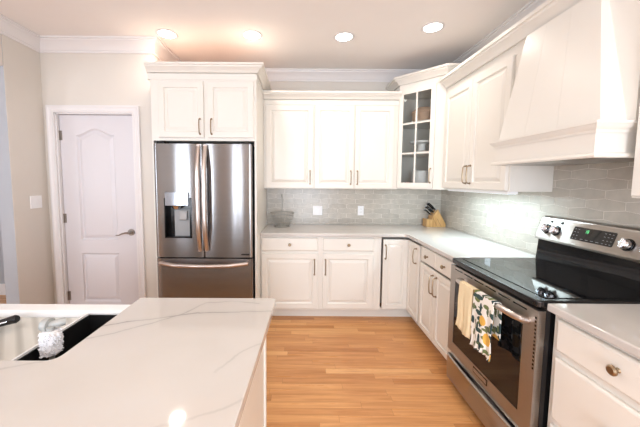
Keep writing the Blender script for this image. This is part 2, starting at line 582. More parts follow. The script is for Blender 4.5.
# face built of stiles and rails around two moulded panels
P1 = (0.150, DW-0.190, 0.86, 1.86, 0.055)
P2 = (0.150, DW-0.190, 0.22, 0.715, 0.0)
P1 = (0.155, DW-0.195, 0.845, 1.865, 0.060)
b.box(0.003, P1[0], 0.0, 0.0195, 0.012, DH-0.003)
b.box(P1[1], DW-0.003, 0.0, 0.0195, 0.012, DH-0.003)
b.box(P1[0], P1[1], 0.0, 0.0195, 0.012, P2[2])
b.box(P1[0], P1[1], 0.0, 0.0195, P2[3], P1[2])
arc = arch(*P1)[2:]
b.prism([(P1[0], DH-0.003), (P1[1], DH-0.003)] + arc, 0.0, 0.0195, 'y')
leaf = b.build('door_leaf', DOORP, dr, ang=20)
for P in (P1, P2):
    b = MB()
    b.rings([inset_loop(*P, i, y) for i, y in ((0.0, 0.0), (0.014, 0.0145), (0.022, 0.0145), (0.046, 0.002), (0.05, 0.001))], cap0=False)
    b.build('door_panel', DOORP, dr, ang=15)
b = MB()
b.lathe([(0.001, -0.012), (0.031, -0.012), (0.033, -0.008), (0.033, 0.0), (0.001, 0.0)], cx=DW-0.062, cy=-0.001, cz=0.925, axis='y')
b.lathe([(0.001, -0.055), (0.012, -0.055), (0.012, -0.01)], cx=DW-0.062, cy=0, cz=0.925, axis='y', n=16)
hx = DW-0.062
b.tube([(hx+0.008, -0.052, 0.925), (hx-0.03, -0.054, 0.927), (hx-0.065, -0.052, 0.918), (hx-0.095, -0.050, 0.903), (hx-0.125, -0.048, 0.902)], [0.011, 0.011, 0.009, 0.007, 0.006], 10, 0.8)
h = b.build('lever_handle', NICKEL, dr); h['label'] = 'satin nickel lever handle'
MB().box(DW+0.001, DW+0.010, -0.012, 0.012, 0.88, 0.97).build('strike_plate', NICKEL, dr)
for z in (1.86, 1.06, 0.28):
    b = MB()
    b.lathe([(0.0015, -0.045), (0.008, -0.045), (0.008, 0.045), (0.0015, 0.045)], cx=-0.004, cy=-0.008, cz=z, n=12)
    b.box(-0.002, 0.022, -0.004, 0.0, z-0.045, z+0.045)
    if z > 1.5:
        b.tube([(-0.004, -0.01, z+0.048), (-0.06, -0.03, z+0.050)], 0.006, 8)
    hg = b.build('hinge', NICKEL, dr); hg['label'] = 'satin nickel hinge'
# casing
cprof = [(0, 0), (0.0, 0.018), (0.012, 0.018), (0.02, 0.013), (0.040, 0.016), (0.052, 0.022), (0.066, 0.022), (0.066, 0)]
b = MB()
def casing_piece(b, side):
    pass
L = []
path = [(DX0-0.012, 0.0), (DX0-0.012, DZ+0.012), (DX1+0.012, DZ+0.012), (DX1+0.012, 0.0)]
dirs = [(-1, 0), (-1, 1), (1, 1), (1, 0)]
for (px, pz), (sx, sz) in zip(path, dirs):
    L.append([(px+sx*o, YP-h, pz+sz*o) for o, h in cprof])
b.rings(L)
struct(b.build('trim_2', TRIM, ang=20), 'white casing around the pantry door', 'door casing')
b = MB()
b.box(DX0-0.012, DX0-0.001, YP, YP+0.10, 0, DZ+0.012)
b.box(DX1+0.001, DX1+0.012, YP, YP+0.10, 0, DZ+0.012)
b.box(DX0-0.012, DX1+0.012, YP, YP+0.10, DZ+0.001, DZ+0.012)
struct(b.build('trim_3', TRIM), 'white jamb of the pantry door', 'door jamb')

# tiled backsplash: stretched hexagons with fine grout
def tile_field(u0, u1, z0, z1, W=0.215, side=0.043, amp=0.0155, g=0.0018):
    out = []
    pitch = side+amp
    j = 0
    z = z0-0.01
    while z-pitch < z1:
        off = (W/2 if j % 2 else 0)
        u = u0-W+off
        while u < u1+W:
            hw = W/2-g
            pts = [(u-hw, z-side/2), (u, z-side/2-amp+g), (u+hw, z-side/2), (u+hw, z+side/2), (u, z+side/2+amp-g), (u-hw, z+side/2)]
            pts = clip(pts, u0, u1, z0, z1)
            if len(pts) >= 3: out.append(pts)
            u += W
        z += pitch
        j += 1
    return out
def clip(pts, u0, u1, z0, z1):
    for ax, lim, sgn in ((0, u0, 1), (0, u1, -1), (1, z0, 1), (1, z1, -1)):
        o = []
        n = len(pts)
        for i in range(n):
            p, q = pts[i], pts[(i+1) % n]
            a, c = sgn*(p[ax]-lim), sgn*(q[ax]-lim)
            if a >= 0: o.append(p)
            if a*c < 0:
                t = a/(a-c)
                o.append((p[0]+(q[0]-p[0])*t, p[1]+(q[1]-p[1])*t))
        pts = o
        if len(pts) < 3: return []
    return pts
b = MB()
b.box(-2.12, 0.0, -0.006, 0.0, 0.914, 1.40)
b.mi = 1
for pts in tile_field(-2.12, -0.008, 0.914, 1.39):
    b.prism(pts, -0.0075, -0.003, 'y')
struct(b.build('backsplash_back', [GROUT, TILE], smooth=False), 'glazed taupe hexagon tile backsplash on the back wall', 'backsplash')
b = MB()
b.box(-0.006, 0.0, -3.3, -0.0075, 0.914, 1.62)
b.mi = 1
for pts in tile_field(-3.3, -0.0078, 0.914, 1.61):
    b.prism(pts, -0.0075, -0.003, 'x')
struct(b.build('backsplash_right', [GROUT, TILE], smooth=False), 'glazed taupe hexagon tile backsplash behind the range', 'backsplash')

# ---------------------------------------------------------------- cabinet parts
RAISED = [(0, 0), (0, 0.016), (0.003, 0.020), (0.052, 0.020), (0.057, 0.010), (0.064, 0.008), (0.092, 0.018), (0.095, 0.018)]
RAISED_S = [(0, 0), (0, 0.016), (0.003, 0.020), (0.044, 0.020), (0.048, 0.010), (0.054, 0.008), (0.074, 0.018), (0.077, 0.018)]
SLAB = [(0, 0), (0, 0.012), (0.004, 0.017), (0.010, 0.020), (0.014, 0.020)]
def front(parent, name, x0, x1, z0, z1, yb, prof, m=None):
    o = MB().panel(0, x1-x0, 0, z1-z0, 0, prof).build(name, m or CAB, parent, (x0, yb, z0), ang=12)
    return o
def pull(door, x, z0, z1, y, m=None):
    h = (z1-z0)
    b = MB()
    b.tube([(x, y, z0), (x, y-0.020, z0+0.002), (x, y-0.030, z0+0.014), (x, y-0.034, z0+h*0.5), (x, y-0.030, z1-0.014), (x, y-0.020, z1-0.002), (x, y, z1)],
           [0.006, 0.0052, 0.005, 0.0052, 0.005, 0.0052, 0.006], 8)
    b.lathe([(0.001, -0.004), (0.009, -0.004), (0.009, 0)], cx=x, cy=y, cz=z0, axis='y', n=12)
    b.lathe([(0.001, -0.004), (0.009, -0.004), (0.009, 0)], cx=x, cy=y, cz=z1, axis='y', n=12)
    o = b.build('handle', m or BRONZE, door); o['label'] = 'slim arched bronze pull'
    return o
def knob(door, x, z, y, r=0.016):
    o = MB().lathe([(0.001, -0.030), (r*0.7, -0.030), (r, -0.025), (r, -0.020), (0.007, -0.015), (0.006, -0.004), (0.009, 0.0), (0.001, 0.0)], cx=x, cy=y, cz=z, axis='y', n=20).build('knob', BRONZE, door)
    o['label'] = 'round bronze knob'
    return o
FY = -0.020   # front face of a cabinet front relative to its back plane

CROWN_S = [(-0.02, 0), (0.0, 0), (0.006, 0.0), (0.006, 0.046), (-0.009, 0.047), (-0.009, 0.057), (0.016, 0.058), (0.020, 0.066), (0.034, 0.084), (0.056, 0.098), (0.060, 0.108), (0.072, 0.110), (0.072, 0.128), (-0.02, 0.128)]
def cab_crown(parent, path, z, scale=1.0, m=None):
    p = [(o*scale, z+h*scale) for o, h in CROWN_S]
    return MB().sweep(path, p, -1).build('crown_moulding', m or CAB, parent, ang=20)

# ---- base cabinets along the back wall (local x runs left to right, y=0 at the wall)
def open_box(w_, y0, y1, z0, z1, rail=0.03):
    b = MB()
    b.box(0, 0.018, y0, y1, z0, z1); b.box(w_-0.018, w_, y0, y1, z0, z1)
    b.box(0.018, w_-0.018, y0, y1, z0, z0+0.018); b.box(0.018, w_-0.018, y0, y1, z1-rail, z1)
    b.box(0.018, w_-0.018, y1-0.01, y1, z0+0.018, z1-rail)
    return b
def base_carcass(w_, parent, depth=0.60, hollow=False):
    if hollow: b = open_box(w_, -depth, -0.01, 0.105, 0.878)
    else: b = MB().box(0, w_, -depth, -0.01, 0.105, 0.878)
    b.build('carcass', CAB, parent, bevel=0 if hollow else 0.001)
    o = MB().box(0, w_, -depth+0.075, -depth+0.095, 0.0, 0.105).build('toe_kick', CAB, parent)
bc = thing('base_cabinet', 'white base cabinet beside the refrigerator, one drawer over one door', 'cabinet', (-2.121, 0, 0))
base_carcass(0.613, bc)
d = front(bc, 'drawer', 0.012, 0.588, 0.728, 0.862, -0.60, SLAB); knob(d, 0.288, 0.067, FY)
d = front(bc, 'door', 0.012, 0.588, 0.125, 0.700, -0.60, RAISED); pull(d, 0.541, 0.36, 0.515, FY)
bc2 = thing('base_cabinet', 'white base cabinet with one drawer, second from the refrigerator under the back counter', 'cabinet', (-1.508, 0, 0))
base_carcass(0.578, bc2)
d = front(bc2, 'drawer', 0.025, 0.545, 0.728, 0.862, -0.60, SLAB); knob(d, 0.26, 0.067, FY)
d = front(bc2, 'door', 0.025, 0.540, 0.125, 0.700, -0.60, RAISED); pull(d, 0.028, 0.36, 0.515, FY)

cc = thing('corner_base_cabinet', 'white corner base cabinet with two hinged narrow doors meeting in the corner', 'cabinet', (0, 0, 0))
MB().prism([(-0.93, -0.01), (-0.01, -0.01), (-0.01, -0.93), (-0.60, -0.93), (-0.60, -0.915), (-0.42, -0.915), (-0.42, -0.42), (-0.885, -0.42), (-0.885, -0.60), (-0.93, -0.60)][::-1], 0.105, 0.878).build('carcass', CAB, cc)
MB().prism([(-0.93, -0.525), (-0.525, -0.525), (-0.525, -0.93), (-0.505, -0.93), (-0.505, -0.505), (-0.93, -0.505)], 0, 0.105).build('toe_kick', CAB, cc)
d = front(cc, 'door', -0.868, -0.612, 0.125, 0.853, -0.60, RAISED_S); pull(d, 0.022, 0.53, 0.67, FY)
d = front(cc, 'door', 0, 0.275, 0.125, 0.853, 0, RAISED_S); d.location = (-0.60, -0.624, 0.125); d.rotation_euler.z = NEG90; pull(d, 0.215, 0.545, 0.685, FY)

# right run between the corner and the range (local x runs towards the viewer)
rb = thing('base_cabinet', 'white base cabinet between corner and range, two drawers over two doors', 'cabinet', (0, -0.93, 0), NEG90)
base_carcass(0.595, rb, hollow=True)
for a, c, side in ((0.006, 0.2945, 1), (0.2975, 0.588, 0)):
    d = front(rb, 'drawer', a, c, 0.728, 0.862, -0.60, SLAB); knob(d, (c-a)/2, 0.067, FY)
    d = front(rb, 'door', a, c, 0.115, 0.712, -0.60, RAISED_S); pull(d, (c-a)-0.030 if side else 0.030, 0.40, 0.555, FY)
# near right drawers
nb = thing('drawer_cabinet', 'white drawer cabinet with bronze knob on the near side of the range', 'cabinet', (0, -2.305, 0), NEG90)
base_carcass(0.55, nb)
for z0, z1 in ((0.722, 0.858), (0.415, 0.690), (0.120, 0.385)):
    d = front(nb, 'drawer', 0.028, 0.522, z0, z1, -0.60, SLAB)
    knob(d, 0.247, (z1-z0)/2+0.005, FY, 0.018)

# ---- countertops
def rounded(pts, r, n=5):
    out = []
    k = len(pts)
    for i in range(k):
        p, a, c = Vector(pts[i]), Vector(pts[i-1]), Vector(pts[(i+1) % k])
        ri = r[i] if isinstance(r, (list, tuple)) else r
        if ri <= 0:
            out.append(tuple(p)); continue
        u = (a-p).normalized()*ri; v = (c-p).normalized()*ri
        for q in range(n+1):
            t = q/n
            out.append(tuple((p+u)*(1-t)**2 + p*2*t*(1-t) + (p+v)*t*t))
    return out
CT0, CT1 = 0.880, 0.914
pts = rounded([(-2.120, -0.0085), (-0.0085, -0.0085), (-0.0085, -1.528), (-0.638, -1.528), (-0.638, -0.638), (-2.120, -0.638)][::-1], [0, 0.05, 0, 0, 0, 0])
tag(MB().prism(pts, CT0, CT1).build('countertop', QUARTZ, bevel=0.007, seg=3), 'white quartz worktop running round the back corner to the range', 'countertop')
pts = [(-0.638, -2.86), (-0.0085, -2.86), (-0.0085, -2.300), (-0.638, -2.300)]
tag(MB().prism(pts, CT0, CT1).build('countertop', QUARTZ, bevel=0.007, seg=3), 'short white quartz worktop on the near side of the range', 'countertop')

# ---- upper cabinets
UB, UBB = 1.375, 1.354
def upper_carcass(parent, w_, depth, z0, z1, hollow=False):
    (open_box(w_, -depth, -0.009, z0, z1, 0.08) if hollow else MB().box(0, w_, -depth, -0.009, z0, z1)).build('carcass', CAB, parent, bevel=0.001)
u1 = thing('upper_cabinet', 'white single-door wall cabinet right of the fridge enclosure', 'cabinet', (-2.121, 0, UBB))
upper_carcass(u1, 0.551, 0.30, 0, 0.945)
d = front(u1, 'door', 0.026, 0.538, 0.008, 0.900, -0.30, RAISED); pull(d, 0.484, 0.045, 0.19, FY)
cab_crown(u1, [(0.0, -0.30), (0.551, -0.30)], 0.911)
u2 = thing('upper_cabinet', 'white double-door wall cabinet left of the glass corner cabinet', 'cabinet', (-1.57, 0, UBB))
upper_carcass(u2, 0.926, 0.30, 0, 0.945)
for a, c, hx in ((0.008, 0.436, 0.398), (0.448, 0.870, 0.030)):
    d = front(u2, 'door', a, c, 0.008, 0.900, -0.30, RAISED); pull(d, hx, 0.045, 0.19, FY)
cab_crown(u2, [(0.0, -0.30), (0.926, -0.30)], 0.911)
u3 = thing('upper_cabinet', 'white double-door wall cabinet on the right wall beside the hood', 'cabinet', (0, -0.645, UB), NEG90)
upper_carcass(u3, 0.916, 0.30, 0, 0.985, True)
for a, c, hx in ((0.016, 0.453, 0.407), (0.456, 0.898, 0.026)):
    d = front(u3, 'door', a, c, 0.008, 0.905, -0.30, RAISED); pull(d, hx, 0.045, 0.19, FY)
cab_crown(u3, [(0.0, -0.30), (0.917, -0.30)], 0.898, 1.18)
u4 = thing('upper_cabinet', 'white wall cabinet at the photo edge, near side of the hood', 'cabinet', (0, -2.290, UB), NEG90)
upper_carcass(u4, 0.60, 0.30, 0, 0.985)
d = front(u4, 'door', 0.012, 0.588, 0.008, 0.905, -0.30, RAISED); pull(d, 0.54, 0.045, 0.19, FY)
cab_crown(u4, [(0.0, -0.30), (0.60, -0.30)], 0.898, 1.18)

# glass corner cabinet, set across the corner
gc = thing('glass_corner_cabinet', 'tall white corner wall cabinet with a six-pane glass door', 'cabinet', (0, 0, UB-0.013))
A, B_ = (-0.643, -0.30), (-0.31, -0.643)
GZ = 1.073
ol = [(-0.643, -0.009), A, B_, (-0.009, -0.643), (-0.009, -0.009)]
b = MB()
def offs(p):   # inner outline
    return [(-0.625, -0.027), (-0.625, -0.292), (-0.292, -0.625), (-0.027, -0.625), (-0.027, -0.027)]
inn = offs(ol)
b.prism(ol, 0.0, 0.02); b.prism(ol, GZ-0.03, GZ+0.05)
b.prism([(-0.643, -0.009), A, (-0.625, -0.30), (-0.625, -0.009)], 0.02, GZ-0.03)
b.prism([(-0.009, -0.643), B_, (-0.30, -0.625), (-0.009, -0.625)], 0.02, GZ-0.03)
b.prism([(-0.643, -0.027), (-0.643, -0.009), (-0.009, -0.009), (-0.009, -0.027)], 0.02, GZ-0.03)
b.prism([(-0.027, -0.643), (-0.009, -0.643), (-0.009, -0.009), (-0.027, -0.009)], 0.02, GZ-0.03)
b.build('carcass', CAB, gc)
SHELF = (0.385, 0.715)
for z in SHELF:
    MB().prism([(-0.62, -0.028), (-0.62, -0.285), (-0.285, -0.62), (-0.028, -0.62), (-0.028, -0.028)], z-0.018, z).build('shelf', CAB, gc)
s2 = math.sqrt(0.5)
fl = math.hypot(A[0]-B_[0], A[1]-B_[1])
# the face frame and door live in a local frame along the diagonal
def diag(o):
    o.location = (A[0], A[1], 0); o.rotation_euler.z = -PI/4; return o
b = MB()
b.box(0, 0.030, -0.002, 0.016, 0.0, GZ); b.box(fl-0.105, fl, -0.002, 0.016, 0, GZ)
b.box(0.030, fl-0.105, -0.002, 0.016, 0, 0.022); b.box(0.030, fl-0.105, -0.002, 0.016, GZ-0.03, GZ)
diag(b.build('face_frame', CAB, gc, bevel=0.001))
D0, D1, Z0, Z1 = 0.006, fl-0.092, 0.012, GZ-0.022
b = MB()
st = 0.045
b.box(D0, D0+st, -0.022, -0.003, Z0, Z1); b.box(D1-st, D1, -0.022, -0.003, Z0, Z1)
b.box(D0+st, D1-st, -0.022, -0.003, Z0, Z0+0.055); b.box(D0+st, D1-st, -0.022, -0.003, Z1-0.05, Z1)
gx0, gx1, gz0, gz1 = D0+st, D1-st, Z0+0.055, Z1-0.05
mx = (gx0+gx1)/2
b.box(mx-0.008, mx+0.008, -0.020, -0.006, gz0, gz1)
for k in (1, 2):
    z = gz0+(gz1-gz0)*k/3
    b.box(gx0, mx-0.008, -0.020, -0.006, z-0.008, z+0.008); b.box(mx+0.008, gx1, -0.020, -0.006, z-0.008, z+0.008)
gd = diag(b.build('door', CAB, gc, bevel=0.0015))
MB().box(gx0+0.0005, gx1-0.0005, -0.0125, -0.0095, gz0+0.0005, gz1-0.0005).build('glass_pane', GLASS, gd)
pull(gd, D1-0.024, 0.07, 0.21, -0.022)
cab_crown(gc, [(-0.643, -0.012), A, B_, (-0.012, -0.643)], GZ-0.025, 1.08)

# things on its shelves
def shelf_pt(a, depth):   # a along the diagonal from the left edge, depth behind the door
    x = A[0]+(B_[0]-A[0])*a/fl + depth*s2
    y = A[1]+(B_[1]-A[1])*a/fl + depth*s2
    return x, y
x, y = shelf_pt(0.205, 0.15)
bs = thing('woven_basket', 'tan woven basket with lid on the top shelf of the glass cabinet', 'basket', (x, y, UB-0.013+SHELF[1]))
MB().lathe([(0.001, 0), (0.095, 0), (0.112, 0.03), (0.120, 0.085), (0.114, 0.085), (0.10, 0.01), (0.001, 0.008)], n=32).build('basket', WICKER, bs)
MB().lathe([(0.001, 0.088), (0.122, 0.086), (0.127, 0.096), (0.122, 0.112), (0.085, 0.145), (0.03, 0.152), (0.001, 0.152)], n=32).build('lid', WICKER, bs)
x, y = shelf_pt(0.20, 0.14)
tag(MB().lathe([(0.001, 0), (0.06, 0), (0.062, 0.012), (0.045, 0.03), (0.04, 0.07), (0.045, 0.095), (0.118, 0.106), (0.124, 0.125), (0.118, 0.125), (0.11, 0.114), (0.001, 0.114)], n=36).build('cake_stand', CERAM, None, (x, y, UB-0.013+SHELF[0])),
    'white pedestal cake stand on the middle shelf of the glass cabinet', 'cake stand')
x, y = shelf_pt(0.205, 0.15)
bowls = ['white ceramic bowl at the bottom of the stack in the glass cabinet', 'middle white ceramic bowl of the stack in the glass cabinet', 'topmost white ceramic bowl of the stack in the glass cabinet']
for k in range(3):
    tag(MB().lathe([(0.001, 0), (0.075, 0), (0.082, 0.01), (0.098, 0.06), (0.103, 0.085), (0.098, 0.085), (0.091, 0.06), (0.076, 0.03), (0.001, 0.026)], n=36).build('bowl', CERAM, None, (x, y, UB-0.013+0.02+k*0.045+0.0005)),
        bowls[k], 'bowl', 'stacked white bowls in the glass cabinet')
x, y = shelf_pt(0.085, 0.07)
tag(MB().lathe([(0.001, 0), (0.028, 0), (0.034, 0.02), (0.034, 0.05), (0.030, 0.052), (0.028, 0.01), (0.001, 0.008)], n=24).build('small_cup', REDC, None, (x, y, UB-0.013+0.0205)),
    'small dark red cup on the bottom shelf of the glass cabinet', 'cup')

# ---- fridge enclosure
FX0, FX1, FYF = -3.080, -2.122, -0.83
fc = thing('fridge_cabinet', 'white cabinet surround over and beside the refrigerator, two doors on top', 'cabinet', (0, 0, 0))
MB().box(FX0, FX0+0.014, FYF, -0.01, 0, 1.80).build('side_panel', CAB, fc, bevel=0.001)
MB().box(FX1-0.019, FX1, FYF, -0.01, 0, 1.80).build('side_panel', CAB, fc, bevel=0.001)
MB().box(FX0, FX1, FYF, -0.01, 1.80, 2.385).build('carcass', CAB, fc, bevel=0.001)
o = MB().box(FX0+0.002, FX1-0.002, FYF+0.002, -0.012, 2.3855, 2.389).build('top_board', mat('bare_plywood', (0.50, 0.27, 0.15), 0.7), fc); o['label'] = 'bare wood cabinet top'
d = front(fc, 'door', -3.007, -2.597, 1.828, 2.325, FYF, RAISED); pull(d, 0.376, 0.03, 0.165, FY)
d = front(fc, 'door', -2.562, FX1-0.024, 1.828, 2.325, FYF, RAISED); pull(d, 0.036, 0.03, 0.165, FY)
cab_crown(fc, [(FX0-0.022, FYF), (FX1, FYF), (FX1, -0.02)], 2.345)

# ---- refrigerator
RX0, RX1 = -3.058, -2.158
RW = RX1-RX0
rf = thing('refrigerator', 'stainless french-door refrigerator with ice and water dispenser', 'refrigerator', (RX0, 0, 0))
MB().box(0.004, RW-0.004, -0.80, -0.03, 0.03, 1.765).build('body', mat('dark_grey_fridge_side', (0.05, 0.05, 0.055), 0.4), rf, bevel=0.004)
def curve_y(x, xa, xb, bulge=0.006, er=0.020):
    t = (2*x-xa-xb)/(xb-xa)
    e = min(x-xa, xb-x)
    y = bulge*(1-abs(t)**2.2)
    if e < er:
        k = 1-e/er
        y -= er*0.7*(1-math.sqrt(max(0, 1-k*k)))
    return y
def skin(b, xa, xb, x0, x1, z0, z1, yb=-0.81, yf=-0.862, n=26):
    xs = sorted(set([x0, x1] + [xa+(xb-xa)*0.5*(1-math.cos(PI*k/n)) for k in range(1, n) if x0 < xa+(xb-xa)*0.5*(1-math.cos(PI*k/n)) < x1]))
    poly = [(x, yf-curve_y(x, xa, xb)) for x in xs] + [(x1, yb), (x0, yb)]
    b.prism(poly, z0, z1)
ZM = 0.722
CVX0, CVX1, CVZ0, CVZ1 = 0.092, 0.338, 0.905, 1.275
XM = RW/2-0.001
b = MB()
skin(b, 0, XM-0.002, 0, CVX0, ZM, 1.769); skin(b, 0, XM-0.002, CVX1, XM-0.002, ZM, 1.769)
skin(b, 0, XM-0.002, CVX0, CVX1, CVZ1, 1.769); skin(b, 0, XM-0.002, CVX0, CVX1, ZM, CVZ0)
fd1 = b.build('door', STEEL, rf, ang=20)
b = MB(); skin(b, XM+0.002, RW, XM+0.002, RW, ZM, 1.769)
fd2 = b.build('door', STEEL, rf, ang=20)
b = MB(); skin(b, 0, RW, 0, RW, 0.085, ZM-0.012)
fz = b.build('freezer_drawer', STEEL, rf, ang=20)
MB().box(0.02, RW-0.02, -0.80, -0.70, 0.0, 0.08).build('base_grille', BLACK, rf)
for dd, x, s in ((fd1, XM-0.030, 1), (fd2, XM+0.030, -1)):
    b = MB()
    P = []
    for k in range(17):
        t = k/16
        z = 0.79+(1.755-0.79)*t
        bow = math.sin(PI*t)
        P.append((x - s*0.010*bow*0, -0.880-0.050*min(1, bow*1.6), z))
    b.tube(P, [0.019+0.005*math.sin(PI*k/16) for k in range(17)], 12)
    b.tube([(x, -0.865, 0.80), (x, -0.90, 0.80)], 0.014, 10); b.tube([(x, -0.865, 1.745), (x, -0.90, 1.745)], 0.014, 10)
    o = b.build('handle', STEELH, dd); o['label'] = 'polished steel door bar'
b = MB()
P = []
for k in range(21):
    t = k/20
    bow = math.sin(PI*t)
    P.append((0.045+(RW-0.09)*t, -0.885-0.055*min(1, bow*1.7), 0.672-0.014*bow))
b.tube(P, 0.018, 12)
b.tube([(0.055, -0.865, 0.672), (0.055, -0.90, 0.672)], 0.014, 10); b.tube([(RW-0.055, -0.865, 0.672), (RW-0.055, -0.90, 0.672)], 0.014, 10)
o = b.build('handle', STEELH, fz); o['label'] = 'curved steel freezer bar'
# dispenser
dp = MB()
dp.box(CVX0, CVX1, -0.815, -0.810, CVZ0, CVZ1)
for x0, x1, z0, z1 in ((CVX0, CVX0+0.010, CVZ0, CVZ1), (CVX1-0.014, CVX1, CVZ0, CVZ1), (CVX0, CVX1, CVZ0, CVZ0+0.008), (CVX0, CVX1, CVZ1-0.005, CVZ1)):
    dp.box(x0, x1, -0.878, -0.815, z0, z1)
dsp = dp.build('water_dispenser', BLACK, rf); dsp['label'] = 'black recessed ice and water dispenser'
MB().box(CVX0+0.012, CVX1-0.020, -0.886, -0.84, CVZ1-0.070, CVZ1+0.055).build('control_panel', mat('glossy_grey_touch_panel', (0.30, 0.32, 0.36), 0.08, 0.6), dsp, bevel=0.004)
MB().lathe([(0.001, -0.028), (0.03, -0.028), (0.048, 0.0), (0.001, 0.0)], cx=CVX0+0.105, cy=-0.85, cz=CVZ1-0.072, n=24).build('nozzle', CHROME, dsp)
MB().box(CVX0+0.070, CVX1-0.022, -0.822, -0.816, CVZ0+0.010, CVZ1-0.11).build('back_plate', GREYP, dsp, bevel=0.002)
MB().prism([(-0.822, CVZ1-0.12), (-0.845, CVZ1-0.12), (-0.850, CVZ1-0.20), (-0.842, CVZ1-0.21), (-0.822, CVZ1-0.20)], CVX0+0.125, CVX0+0.195, 'x').build('paddle', mat('steel_paddle', (0.36, 0.36, 0.36), 0.5, 0.3), dsp, bevel=0.004)
MB().box(CVX0+0.02, CVX1-0.02, -0.872, -0.83, CVZ0+0.009, CVZ0+0.014).build('drip_tray', BLACK, dsp)
o = MB().box(RW-0.105, RW-0.030, -0.8760, -0.8700, ZM+0.025, ZM+0.033).build('badge', BLACK, fd2); o['label'] = 'thin dark badge strip'
for x in (0.03, RW-0.10):
    MB().box(x, x+0.07, -0.86, -0.75, 1.766, 1.792).build('hinge_cap', BLACK, rf, bevel=0.004)

# ---- range hood
hd = thing('range_hood', 'white tapered wooden range hood above the stove', 'range hood', (0, -1.562, 0), NEG90)
HW = 0.722
MB().box(0.001, HW-0.001, -0.306, -0.009, 1.70, 2.36).build('back_panel', CAB, hd)
b = MB()
# tapered body as boards with fine grooves
xb0, xb1, yb_ = 0.045, HW-0.030, -0.425
xt0, xt1, yt_ = 0.115, HW-0.165, -0.335
zb, zt = 1.700, 2.335
nb_ = 3
def bt(t, q):      # bottom/top at fraction t across, q=0 bottom
    return xb0+(xb1-xb0)*t if q == 0 else xt0+(xt1-xt0)*t
for k in range(nb_):
    t0, t1 = k/nb_+(0.0009 if k else 0), (k+1)/nb_-(0.0009 if k < nb_-1 else 0)
    b.rings([[(bt(t0, 0), yb_, zb), (bt(t1, 0), yb_, zb), (bt(t1, 0), yb_+0.05, zb), (bt(t0, 0), yb_+0.05, zb)],
             [(bt(t0, 1), yt_, zt), (bt(t1, 1), yt_, zt), (bt(t1, 1), yt_+0.02, zt), (bt(t0, 1), yt_+0.02, zt)]])
b.rings([[(xb0, yb_+0.05, zb), (xb1, yb_+0.05, zb), (xb1, -0.305, zb), (xb0, -0.305, zb)],
         [(xt0, yt_+0.02, zt), (xt1, yt_+0.02, zt), (xt1, -0.305, zt), (xt0, -0.305, zt)]])
b.rings([[(xb0+0.03, yb_+0.003, zb), (xb1-0.03, yb_+0.003, zb), (xb1-0.03, yb_+0.049, zb), (xb0+0.03, yb_+0.049, zb)],
         [(xt0+0.03, yt_+0.003, zt), (xt1-0.03, yt_+0.003, zt), (xt1-0.03, yt_+0.019, zt), (xt0+0.03, yt_+0.019, zt)]])
b.build('hood_body', CAB, hd, ang=20)
b = MB()
b.box(0.045, HW-0.029, -0.440, -0.012, 1.565, 1.690)
b.build('apron', CAB, hd, bevel=0.002)
ap = [(-0.01, 1.690), (0.004, 1.655), (0.008, 1.668), (0.022, 1.682), (0.026, 1.690), (0.030, 1.692), (0.030, 1.704), (-0.01, 1.704)]
b = MB().sweep([(0.045, -0.012), (0.045, -0.440), (HW-0.029, -0.440), (HW-0.029, -0.012)], ap, -1)
b.build('top_moulding', CAB, hd, ang=20)
ap = [(-0.01, 1.548), (0.014, 1.548), (0.018, 1.556), (0.014, 1.566), (0.0, 1.570), (-0.01, 1.570)]
b = MB().sweep([(0.045, -0.012), (0.045, -0.440), (HW-0.029, -0.440), (HW-0.029, -0.012)], ap, -1)
b.build('bottom_moulding', CAB, hd, ang=20)
MB().box(0.07, HW-0.04, -0.41, -0.03, 1.548, 1.562).build('filter_insert', STEELW, hd)
cab_crown(hd, [(0.0, -0.30), (HW+0.008, -0.30)], UB+0.898, 1.18)

# ---- range
rg = thing('range', 'stainless electric range with black glass cooktop and towels on the oven', 'stove', (0.012, -1.557, 0), NEG90)
GW = 0.738
MB().box(0.002, GW-0.002, -0.645, -0.02, 0.06, 0.885).build('body', BLACK, rg, bevel=0.003)
b = MB()
b.prism(rounded([(0, -0.685), (GW, -0.685), (GW, -0.03), (0, -0.03)], [0.03, 0.03, 0, 0]), 0.886, 0.918)
ck = b.build('cooktop', BLACK, rg, bevel=0.008, seg=3)
ck['label'] = 'black cooktop frame'
cg = MB().box(0.035, GW-0.035, -0.625, -0.10, 0.9185, 0.9205).build('glass_surface', BGLASS, ck)
RINGM = mat('burner_ring_print', (0.03, 0.03, 0.033), 0.2)
for cx, cy, r in ((0.20, -0.22, 0.08), (0.54, -0.22, 0.105), (0.20, -0.48, 0.105), (0.54, -0.48, 0.08)):
    MB().rings([[(cx+q*math.cos(2*PI*k/40), cy+q*math.sin(2*PI*k/40), 0.9207) for k in range(40)] for q in (r-0.0015, r)], False, False).build('burner_ring', RINGM, ck)
# oven door
OD = -0.645
b = MB()
dz0, dz1 = 0.275, 0.872
wx0, wx1, wz0, wz1 = 0.060, GW-0.080, 0.345, 0.775
def dbox(b, x0, x1, z0, z1): b.box(x0, x1, OD-0.035, OD-0.001, z0, z1)
dbox(b, 0, wx0, dz0, dz1); dbox(b, wx1, GW, dz0, dz1); dbox(b, wx0, wx1, dz0, wz0); dbox(b, wx0, wx1, wz1, dz1)
od = b.build('oven_door', STEELW, rg)
MB().box(wx0+0.0005, wx1-0.0005, OD-0.033, OD-0.004, wz0+0.0005, wz1-0.0005).build('window', BGLASS, od)
for k in range(6):
    x0 = 0.055+k*0.107
    MB().box(x0, x0+0.085, OD-0.0362, OD-0.034, 0.850, 0.857).build('vent_slot', BLACK, od)
for k in range(14):
    MB().box(GW-0.013, GW-0.005, OD-0.0362, OD-0.034, 0.60+k*0.018, 0.610+k*0.018).build('vent_slot', BLACK, od)
b = MB()
hz = 0.815
